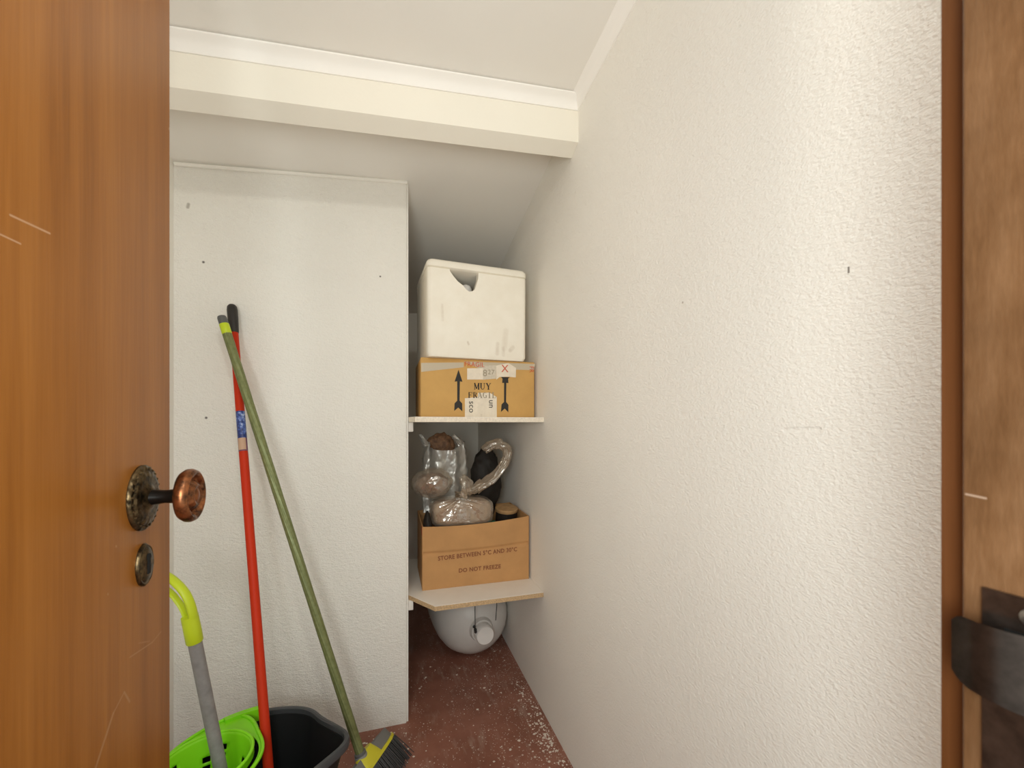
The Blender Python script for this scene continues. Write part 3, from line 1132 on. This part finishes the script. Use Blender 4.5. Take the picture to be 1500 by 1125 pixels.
m = MB()
m.grid(carrier, 64, 26, close_u=True)
m.build('bag_body', M_milky, b3, angle=180)
for x0, x1, zz in ((0.152, 0.125, 1.055), (0.300, 0.268, 1.050)):
    ribbon([(x0, 1.795, 0.985), ((x0 + x1) / 2, 1.80, 1.015), (x1, 1.805, zz - 0.02)], [0.018, 0.013, 0.010], seed=x0 * 40, n=24, amp=0.006).build('bag_handle', M_milky, b3, angle=180)
MB().merge(lump((0.222, 1.835, 0.990), (0.058, 0.018, 0.050), 0.20, 24, 30, 5)).build('brown_contents', M_brown, b3, angle=180)

# black bags
tag(MB().merge(lump((0.418, 1.80, 0.832), (0.064, 0.040, 0.150), 0.20, 11, 41, 5)).build('black_bag', M_black_bag, loc=(0.392, 1.80, 0.68), angle=180),
    'black plastic bag standing behind the loop of clear bag', 'bag')
tag(MB().merge(lump((0.143, 1.625, 0.665), (0.017, 0.038, 0.075), 0.10, 20, 47, 5)).build('black_bag', M_black_bag, loc=(0.143, 1.625, 0.60), angle=180),
    'black plastic bag tucked in the front left corner of the open box', 'bag')
# green cloth under the package
m = MB()
m.grid(lambda u, v: Vector((0.20 + 0.222 * u, 1.600 + 0.055 * v, 0.650 + 0.027 * u - 0.022 * (1 - v) + crumple((u * 3, v, 0), 0.012, 2.2, 4))), 40, 16)
bmesh.ops.solidify(m.bm, geom=list(m.bm.faces), thickness=0.004)
tag(m.build('green_cloth', M_green_cloth, loc=(0.31, 1.62, 0.655), angle=180), 'green cloth edge under the wrapped tan package', 'cloth')
# dark tin with a tan lid
tn = thing('tin', 'dark round tin with a tan lid at the right of the open box', 'tin', (0.487, 1.72, 0.60))
Mt = Matrix.Translation((0.487, 1.722, 0.612)) @ Matrix.Rotation(math.radians(9), 4, 'X')
MB().lathe([(0.045, 0.0), (0.046, 0.004), (0.046, 0.098)], Mt, 40).build('tin_body', M_black_bag, tn)
MB().lathe([(0.0475, 0.0965), (0.049, 0.100), (0.049, 0.109), (0.046, 0.1115), (0.001, 0.1120)], Mt, 40).build('lid', simple('tan_lid', (0.42, 0.25, 0.11), 0.6, var=0.2, vscale=40), tn)
# dark padding filling the rest of the box
tag(MB().merge(lump((0.333, 1.722, 0.530), (0.178, 0.102, 0.066), 0.06, 20, 60, 5, 0.5)).build('dark_cloth', simple('dark_cloth', (0.02, 0.018, 0.016), 0.9, var=0.4), loc=(0.333, 1.72, 0.457), angle=180),
    'dark cloth filling the bottom of the open box under the bags', 'cloth')

# ------------------------------------------------------------------ canister under the lower shelf
M_can = simple('grey_white_plastic', (0.66, 0.64, 0.61), 0.42, var=0.05, vscale=10)
M_cap = simple('white_cap', (0.82, 0.80, 0.77), 0.45)
cn = thing('canister', 'large pale round plastic canister lying on the floor under the lower shelf', 'canister', (0.365, 1.93, 0.0))
dirc = Vector((0.10, -1, -0.03)).normalized()
Mc = axis((0.352, 2.16, 0.186), dirc)
MB().lathe([(0.05, -0.01), (0.14, 0.0), (0.166, 0.02), (0.176, 0.06), (0.178, 0.14), (0.176, 0.22), (0.168, 0.27), (0.148, 0.315), (0.115, 0.352), (0.075, 0.374), (0.055, 0.382)],
           Mc, 64).build('body', M_can, cn, angle=60)
MB().lathe([(0.055, 0.376), (0.052, 0.390), (0.048, 0.402)], Mc, 40).build('neck', M_can, cn)
MB().lathe([(0.040, 0.398), (0.041, 0.402), (0.041, 0.440), (0.037, 0.446), (0.001, 0.447)], Mc, 40).build('cap', M_cap, cn)
M_wire = simple('dark_wire', (0.02, 0.018, 0.016), 0.5)
for (x, y, z1, knob_, lab) in ((0.352, 1.72, 0.205, True, 'thin dark wire with a knotted end hanging from lower shelf, left of the canister cap'),
                              (0.452, 1.735, 0.225, False, 'thin dark wire hanging from lower shelf just above the canister cap')):
    w = thing('hanging_wire', lab, 'wire', (x, y, 0.4343))
    m = MB().tube([(x + 0.001, y, 0.4343), (x, y - 0.001, 0.36), (x - 0.001, y, 0.29), (x - (0.0 if knob_ else 0.006), y, z1)], 0.0018, 8)
    m.build('wire', M_wire, w)
    if knob_:
        m = MB()
        for q in ((0, 0, 0), (-0.004, 0.002, 0.012), (0.002, 0, -0.010)):
            t = bmesh.new()
            bmesh.ops.create_icosphere(t, subdivisions=2, radius=0.0065)
            m.merge(t, Matrix.Translation((x + q[0], y + q[1], z1 + q[2])))
        m.build('knot', M_wire, w)

# ------------------------------------------------------------------ mop bucket
M_bucket = simple('charcoal_plastic', (0.011, 0.0115, 0.0125), 0.5, spec=0.3, bmp=0.08, bscale=400)
M_rim = simple('charcoal_rim', (0.055, 0.058, 0.062), 0.5)
M_lime = simple('lime_green_plastic', (0.25, 0.72, 0.012), 0.35, spec=0.35)
BX, BYc, BZ = -0.318, 1.118, 0.285
bk = thing('mop_bucket', 'charcoal plastic mop bucket with pouring spout and lime green wringer, by the door', 'bucket', (BX, BYc, 0.0))


def rimr(a):
    # oval, with a pouring spout drawn out at angle 0
    a_, b_ = 0.184, 0.170
    r = a_ * b_ / math.hypot(b_ * math.cos(a), a_ * math.sin(a))
    aa = (a + PI) % (2 * PI) - PI
    return r + 0.030 * math.exp(-(aa / 0.24) ** 2) - 0.010 * math.exp(-((abs(aa) - 0.60) / 0.25) ** 2)


def bucket_pt(a, z, ins=0.0):
    t = z / BZ
    k = 0.70 + 0.30 * t
    r0 = 0.152
    rr = r0 * 0.93 * (1 - t) * 0.9 + rimr(a) * t if False else None
    base = 0.184 * 0.170 / math.hypot(0.170 * math.cos(a), 0.184 * math.sin(a)) * 0.72
    r = base * (1 - t) + rimr(a) * t - ins
    # the rim stands a little higher at the back and drops towards the spout
    return (BX + r * math.cos(a), BYc + r * math.sin(a), z)


SEG = 96
zs_out = [0.0, 0.004, 0.05, 0.12, 0.20, 0.262, 0.272]
zs_in = [0.272, 0.20, 0.12, 0.05, 0.006]
loops = [[bucket_pt(2 * PI * i / SEG, z, 0.006 if z == 0 else 0) for i in range(SEG)] for z in zs_out]
loops += [[bucket_pt(2 * PI * i / SEG, z, 0.0035) for i in range(SEG)] for z in zs_in]
vv = [p for lp_ in loops for p in lp_]
ff = [tuple(range(SEG))[::-1], tuple(range((len(loops) - 1) * SEG, len(loops) * SEG))]
for k in range(len(loops) - 1):
    for i in range(SEG):
        j = (i + 1) % SEG
        ff.append((k * SEG + i, k * SEG + j, (k + 1) * SEG + j, (k + 1) * SEG + i))
MB().add(vv, ff).build('bucket_body', M_bucket, bk, angle=40)
# rolled rim
sec = [(-0.003, -0.018), (0.0075, -0.018), (0.0085, -0.006), (0.006, 0.001), (-0.001, 0.003), (-0.0045, 0.0)]
m = MB()
vv, ff = [], []
for i in range(SEG):
    a = 2 * PI * i / SEG
    for (dr, dz) in sec:
        x, y, z = bucket_pt(a, BZ, -dr)
        vv.append((x, y, z + dz))
ns = len(sec)
for i in range(SEG):
    j = (i + 1) % SEG
    for k in range(ns):
        l = (k + 1) % ns
        ff.append((i * ns + k, j * ns + k, j * ns + l, i * ns + l))
m.add(vv, ff)
m.build('bucket_rim', M_rim, bk, angle=50)

# wringer: flange over the left half of the rim, sloping basket with drain holes
WX, WY, WZ = -0.408, 1.112, 0.302
wr = None


def ring_mesh(outer, inner, z_out, z_in, th):
    n = len(outer)
    vv = [(x, y, z_out) for x, y in outer] + [(x, y, z_in) for x, y in inner] + [(x, y, z_out - th) for x, y in outer] + [(x, y, z_in - th) for x, y in inner]
    ff = []
    for i in range(n):
        k = (i + 1) % n
        ff += [(i, k, n + k, n + i), (2 * n + i, 3 * n + i, 3 * n + k, 2 * n + k), (i, 2 * n + i, 2 * n + k, k), (n + i, n + k, 3 * n + k, 3 * n + i)]
    return MB().add(vv, ff)


n = 72
outer, inner = [], []
for i in range(n):
    a = 2 * PI * i / n
    ri = 0.0965 + (0.0095 * min(1.0, max(0.0, math.cos(a) + 0.35) * 2.2))
    inner.append((WX + ri * math.cos(a), WY + ri * math.sin(a)))
    # outer edge: the rim of the bucket on its left, a rounded front on its right
    best = None
    d = Vector((math.cos(a), math.sin(a)))
    lo_, hi_ = 0.0, 0.4
    for _ in range(30):
        mid = (lo_ + hi_) / 2
        q = Vector((WX, WY)) + d * mid
        rel = q - Vector((BX, BYc))
        if rel.length < rimr(math.atan2(rel.y, rel.x)) + 0.010:
            lo_ = mid
        else:
            hi_ = mid
    r = min(lo_, 0.114 + 0.055 * max(0, math.sin(abs(a) if a <= PI else 2 * PI - a)) ** 6 if math.cos(a) > -0.05 else 0.4)
    outer.append((WX + r * d.x, WY + r * d.y))
wr = ring_mesh(outer, inner, BZ + 0.0045, BZ + 0.0035, 0.003).build('wringer', M_lime, bk, angle=40)
wr['label'] = 'lime green wringer basket with drain holes'
# raised outer lip of the flange
m = MB()
m.tube([(x, y, BZ + 0.006) for x, y in outer] + [(outer[0][0], outer[0][1], BZ + 0.006)], 0.0042, 10)
m.build('wringer_lip', M_lime, wr, angle=60)
# tab on the back rim
m = MB()
pts = []
for i in range(7):
    a = math.radians(98 + 4.5 * i)
    for dr, z in ((0.010, BZ + 0.012), (0.010, BZ - 0.022), (-0.007, BZ - 0.030), (-0.006, BZ + 0.012)):
        x, y, _ = bucket_pt(a, BZ, -dr)
        pts.append((x, y, z))
ff = []
for i in range(6):
    for k in range(4):
        l = (k + 1) % 4
        ff.append((i * 4 + k, (i + 1) * 4 + k, (i + 1) * 4 + l, i * 4 + l))
ff += [(0, 1, 2, 3), (24, 25, 26, 27)]
m.add(pts, ff)
m.build('rim_clip', M_lime, wr, angle=40)
# basket
NB, NV = 60, 22


def bas(i, j):
    a = 2 * PI * i / NB
    t = j / (NV - 1)
    r = 0.091 * (1 - t) + 0.058 * t
    return (WX + r * math.cos(a), WY + r * math.sin(a), WZ - 0.130 * t)


vv = [bas(i, j) for i in range(NB) for j in range(NV)]
ff = []
for i in range(NB):
    for j in range(NV - 1):
        hole = (j in (4, 5, 7, 8, 10, 11, 13, 14)) and (i % 4 in (1, 2)) and (i // 4) % 3 != 2
        hole = hole and not (j < 6 and (i // 4) % 3 == 1)
        if hole:
            continue
        k = (i + 1) % NB
        ff.append((i * NV + j, k * NV + j, k * NV + j + 1, i * NV + j + 1))
m = MB().add(vv, ff)
# basket floor with a few slots
cc = [(WX + 0.058 * math.cos(2 * PI * i / NB), WY + 0.058 * math.sin(2 * PI * i / NB)) for i in range(NB)]
zb = WZ - 0.130
vv2 = [(x, y, zb) for x, y in cc] + [(WX + (x - WX) * 0.55, WY + (y - WY) * 0.55, zb - 0.004) for x, y in cc] + [(WX, WY, zb - 0.004)]
f2 = []
for i in range(NB):
    k = (i + 1) % NB
    if i % 6 not in (0, 1):
        f2.append((i, k, NB + k, NB + i))
    f2.append((NB + i, NB + k, 2 * NB))
m.add(vv2, f2)
bmesh.ops.remove_doubles(m.bm, verts=list(m.bm.verts), dist=0.0004)
bs = m.build('wringer_basket', M_lime, wr, angle=50)
so = bs.modifiers.new('thickness', 'SOLIDIFY')
so.thickness = 0.0028
so.offset = 0
rp = [(WX + 0.0935 * math.cos(2 * PI * i / 64), WY + 0.0935 * math.sin(2 * PI * i / 64), WZ + 0.001) for i in range(65)]
MB().tube(rp, 0.0038, 10).build('basket_rim', M_lime, wr, angle=60)
m = MB()
m.grid(lambda u, v: (WX + (0.0930 + 0.004 * v) * math.cos(2 * PI * u), WY + (0.0930 + 0.004 * v) * math.sin(2 * PI * u), WZ - 0.016 * v), 64, 3, close_u=True)
bmesh.ops.solidify(m.bm, geom=list(m.bm.faces), thickness=0.002)
m.build('basket_collar', M_lime, wr, angle=60)

# yellow strip lying in the bucket
yl_ = MB().tube([(-0.235, 1.085, 0.022), (-0.215, 1.075, 0.034), (-0.200, 1.075, 0.07), (-0.196, 1.085, 0.11), (-0.192, 1.10, 0.135), (-0.180, 1.105, 0.145), (-0.168, 1.10, 0.138)],
                [0.012, 0.012, 0.011, 0.011, 0.010, 0.009, 0.007], 12, flat=0.4)
tag(yl_.build('yellow_strap', simple('dull_yellow', (0.55, 0.40, 0.03), 0.5), loc=(-0.235, 1.085, 0.006)), 'yellow hooked strip of plastic inside the charcoal bucket', 'strip')

# ------------------------------------------------------------------ mop with the lime grip
M_greypole = simple('grey_pole', (0.25, 0.24, 0.235), 0.45, var=0.15, vscale=50)
M_limeyellow = simple('lime_yellow_plastic', (0.52, 0.64, 0.015), 0.38)
pt, pb = Vector((-0.4147, 1.0759, 0.60)), Vector((-0.374, 1.102, 0.285))
dr = (pt - pb).normalized()
foot = pb - dr * ((pb.z - 0.185) / dr.z)
mp_ = thing('mop', 'grey poled mop with a lime yellow loop grip standing in green wringer', 'mop', foot)
MB().tube([foot, pt + dr * 0.01], 0.0132, 24).build('pole', M_greypole, mp_)
# socket part of the grip, then the open loop bending behind the door
sk0, sk1 = pt - dr * 0.004, pt + dr * 0.058
MB().tube([sk0, sk0 + dr * 0.002, sk0 + dr * 0.03, sk1], [0.0150, 0.0160, 0.0162, 0.0158], 28).build('grip_socket', M_limeyellow, mp_)
m = MB()
lft = Vector((-0.82, 0.50, 0)).normalized()
up = dr


def lp_pt(s, off):
    # centre line: goes on along the pole, then curls to the left
    ang = 1.75 * s
    R = 0.080
    c = sk1 + lft * R * (1 - math.cos(ang)) + up * R * math.sin(ang)
    nrm = (lft * math.cos(ang) * -1 + up * math.sin(ang))
    tang = lft * math.sin(ang) + up * math.cos(ang)
    n2 = (lft * math.cos(ang) - up * math.sin(ang))
    return c + n2 * off


w = 0.0165


def arm_w(i):
    return 0.0085 + (w - 0.0085) * min(1.0, i / 8)


outer_pts = [lp_pt(-0.12 + 1.12 * i / 20, -arm_w(i)) for i in range(21)]
inner_pts = [lp_pt(-0.12 + 1.12 * i / 20, arm_w(i) + 0.001) for i in range(21)]
m.tube(outer_pts, [0.0058] * 21, 12, flat=1.7, up=tuple(lft))
m.tube(inner_pts, [0.0034] * 21, 12, flat=2.2, up=tuple(lft))
end = [lp_pt(1.0, -w), lp_pt(1.10, -w * 0.5), lp_pt(1.13, 0), lp_pt(1.10, w * 0.5), lp_pt(1.0, w)]
m.tube(end, 0.0055, 12)
m.build('hanging_loop', M_limeyellow, mp_, angle=60)

# ------------------------------------------------------------------ red stick
M_red = simple('red_enamel', (0.52, 0.032, 0.008), 0.5, spec=0.15)
M_grip = simple('black_grip', (0.02, 0.017, 0.015), 0.5)
rt, rb = Vector((-0.4815, 1.5125, 1.459)), Vector((-0.2966, 1.185, 0.2))
rd = (rt - rb).normalized()
rfoot = rb - rd * ((rb.z - 0.012) / rd.z)
rs = thing('broom_stick', 'red broom stick with black grip and blue label standing in the charcoal bucket', 'broom', rfoot)
MB().tube([rfoot, rt - rd * 0.085], 0.0118, 24).build('stick', M_red, rs)
g = rt - rd * 0.095
MB().tube([g, g + rd * 0.004, g + rd * 0.05, g + rd * 0.080, g + rd * 0.092, g + rd * 0.098, g + rd * 0.101],
          [0.0122, 0.0132, 0.0145, 0.0150, 0.0135, 0.0095, 0.003], 24).build('hand_grip', M_grip, rs)


def label_mat():
    m, nt, b = new_mat('blue_label')
    v, o = coords(nt, (1, 1, 1))
    f = noise_tex(nt, v, 75, 3, 0.6)
    L(nt, ramp(nt, f, [(0.42, (0.02, 0.035, 0.16)), (0.56, (0.08, 0.14, 0.42)), (0.66, (0.42, 0.50, 0.72))]), b.inputs['Base Color'])
    b.inputs['Roughness'].default_value = 0.35
    return m


la = rt - rd * 0.355
lb = rt - rd * 0.475
MB().tube([lb + rd * 0.036, la], 0.01205, 24).build('blue_label', label_mat(), rs)
m = MB()
ux = (Vector((1, 0, 0)) - rd * rd.x).normalized()
uy = rd.cross(ux)
vv, ff = [], []
for k in range(2):
    for i in range(13):
        a = math.radians(-145 + 110 * i / 12)
        sd = 1 if (ux * math.cos(a) + uy * math.sin(a)).y < 0 else -1
        vv.append((lb if k == 0 else lb + rd * 0.036) + (ux * math.cos(a) + uy * math.sin(a) * (1 if uy.y > 0 else -1)) * 0.01215)
for i in range(12):
    ff.append((i, i + 1, 14 + i, 13 + i))
m.add(vv, ff)
m.build('price_sticker', simple('buff_sticker', (0.52, 0.33, 0.22), 0.6), rs)
MB().tube([lb - rd * 0.004, lb + rd * 0.036], 0.01195, 24).build('label_edge', simple('label_edge', (0.16, 0.05, 0.10), 0.5), rs)

# ------------------------------------------------------------------ green broom
gt, gb = Vector((-0.4866, 1.445, 1.4056)), Vector((-0.0776, 1.2606, 0.12))
gd = (gt - gb).normalized()


def green_mat():
    m, nt, b = new_mat('olive_ribbed_tube')
    v, o = coords(nt)
    f = noise_tex(nt, v, 90, 2, 0.5)
    L(nt, ramp(nt, f, [(0.3, (0.15, 0.17, 0.062)), (0.7, (0.20, 0.22, 0.085))]), b.inputs['Base Color'])
    b.inputs['Roughness'].default_value = 0.38
    b.inputs['Metallic'].default_value = 0.25
    return m


br = thing('broom', 'broom with an olive green ribbed handle leaning on the red stick', 'broom', (-0.045, 1.26, 0.0))
# fluted tube with a slow twist
m = MB()
x_ = (Vector((1, 0, 0)) - gd * gd.x).normalized()
y_ = gd.cross(x_)
n1, n2 = 60, 60
length = (gt - gb).length - 0.052


def flute(u, v):
    a = 2 * PI * u
    r = 0.0122 + 0.0006 * math.cos(12 * (a + v * 4.5))
    return gb + gd * (length * v) + (x_ * math.cos(a) + y_ * math.sin(a)) * r


m.grid(flute, 144, 40, close_u=True)
m.build('handle', green_mat(), br, angle=60)
e0 = gb + gd * length
MB().tube([e0 - gd * 0.002, e0, e0 + gd * 0.028, e0 + gd * 0.03], [0.0125, 0.0132, 0.0132, 0.0126], 24).build('lime_band', M_limeyellow, br)
e1 = e0 + gd * 0.028
M_greyp = simple('grey_plastic', (0.10, 0.098, 0.095), 0.5)
MB().tube([e1, e1 + gd * 0.004, e1 + gd * 0.022, e1 + gd * 0.027, e1 + gd * 0.029], [0.0118, 0.0125, 0.0125, 0.0108, 0.007], 24).build('end_cap', M_greyp, br)
# head
HL = Vector((0.50, 0.866, 0.0)).normalized()
HB = Vector((0.60, -0.20, -0.80))
HB = (HB - HL * HB.dot(HL)).normalized()
HN = HB.cross(HL).normalized()
hc = Vector((-0.052, 1.262, 0.092))
MH = Matrix((HL, HN, HB)).transposed().to_4x4()
MH.translation = hc
M_head_grey = simple('head_grey', (0.16, 0.155, 0.145), 0.55)
M_head_yellow = simple('head_yellow', (0.58, 0.52, 0.03), 0.4)


def hull(pts_top, pts_bot, zt, zb_):
    n = len(pts_top)
    vv = [(x, y, zt(x)) for x, y in pts_top] + [(x, y, zb_) for x, y in pts_bot]
    ff = [tuple(range(n)), tuple(range(n, 2 * n))[::-1]] + [(i, (i + 1) % n, n + (i + 1) % n, n + i) for i in range(n)]
    return MB().add(vv, ff, MH)


def oval(a, b, n=32):
    return [(a * math.copysign(abs(math.cos(t)) ** 0.6, math.cos(t)), b * math.copysign(abs(math.sin(t)) ** 0.8, math.sin(t))) for t in [2 * PI * i / n for i in range(n)]]


hull(oval(0.108, 0.010), oval(0.114, 0.020), lambda x: -0.030 - 0.004 * math.cos(x * 14), -0.002).build('head_shell', M_head_grey, br, angle=50)
hull(oval(0.119, 0.0235), oval(0.120, 0.0245), lambda x: -0.004, 0.005).build('head_rim', M_head_yellow, br, angle=50)
hull(oval(0.030, 0.0135), oval(0.052, 0.0242), lambda x: -0.040, 0.0).build('head_bridge', M_head_yellow, br, angle=50)
# socket that takes the handle
s0 = gb - gd * 0.030
MB().tube([s0, gb - gd * 0.004, gb + gd * 0.012, gb + gd * 0.014], [0.0175, 0.0168, 0.0160, 0.0140], 28).build('socket', M_greyp, br)
MB().tube([gb - gd * 0.006, gb - gd * 0.002, gb + gd * 0.002, gb + gd * 0.006], [0.0168, 0.0180, 0.0180, 0.0168], 28).build('socket_ring', simple('ring_grey', (0.20, 0.20, 0.19), 0.45), br)
m = MB()
for i in range(54):
    for j in range(7):
        if random.random() < 0.05:
            continue
        bx_ = -0.108 + 0.216 * (i + random.uniform(-.3, .3)) / 53
        by_ = -0.0175 + 0.035 * (j + random.uniform(-.2, .2)) / 6
        p = MH @ Vector((bx_, by_, 0.004))
        spread = HL * bx_ * 0.14 + HN * by_ * 0.5 + Vector((random.uniform(-.003, .003), random.uniform(-.003, .003), 0))
        tip = p + HB * 0.082 + spread
        if tip.z < 0.0015:      # bristles bend where they meet the floor
            k = (p.z - 0.004) / (p.z - tip.z)
            bend = p + (tip - p) * k * 0.9
            bend.z = max(bend.z, 0.004)
            tip2 = bend + Vector(((tip - p).x * (1 - k) * 1.2 + 0.004, (tip - p).y * (1 - k), 0))
            tip2.z = 0.0018
            m.tube([p, bend, tip2], [0.0019, 0.0016, 0.0009], 5)
        else:
            m.tube([p, (p + tip) / 2 + Vector((0, 0, 0.001)), tip], [0.0019, 0.0016, 0.0009], 5)
m.build('bristles', simple('dark_bristles', (0.035, 0.033, 0.034), 0.5), br, angle=60)

# ------------------------------------------------------------------ flakes of paint on the floor
m = MB()
rnd = random.Random(3)
for i in range(330):
    if i < 190:
        x = 0.545 - abs(rnd.gauss(0, 0.035)) - 0.003
        y = rnd.uniform(0.95, 1.65) if i % 3 else rnd.gauss(1.33, 0.06)
    elif i < 250:
        x, y = rnd.uniform(-0.12, 0.08), rnd.uniform(1.30, 1.505)
    else:
        x, y = rnd.uniform(0.07, 0.53), rnd.uniform(1.0, 1.9)
    s = rnd.choice((0.0015, 0.002, 0.002, 0.003, 0.0045))
    a0 = rnd.uniform(0, 6)
    k = rnd.choice((4, 5, 6))
    poly = [(x + s * rnd.uniform(.6, 1.2) * math.cos(a0 + 2 * PI * q / k) * 1.2, y + s * rnd.uniform(.6, 1.2) * math.sin(a0 + 2 * PI * q / k)) for q in range(k)]
    m.prism(poly, 0.0, rnd.uniform(0.0008, 0.0018))
tag(m.build('paint_flakes', simple('white_flakes', (0.70, 0.62, 0.54), 0.8), smooth=False), 'white plaster flakes scattered on the red floor along the right wall', 'debris', kind='stuff')
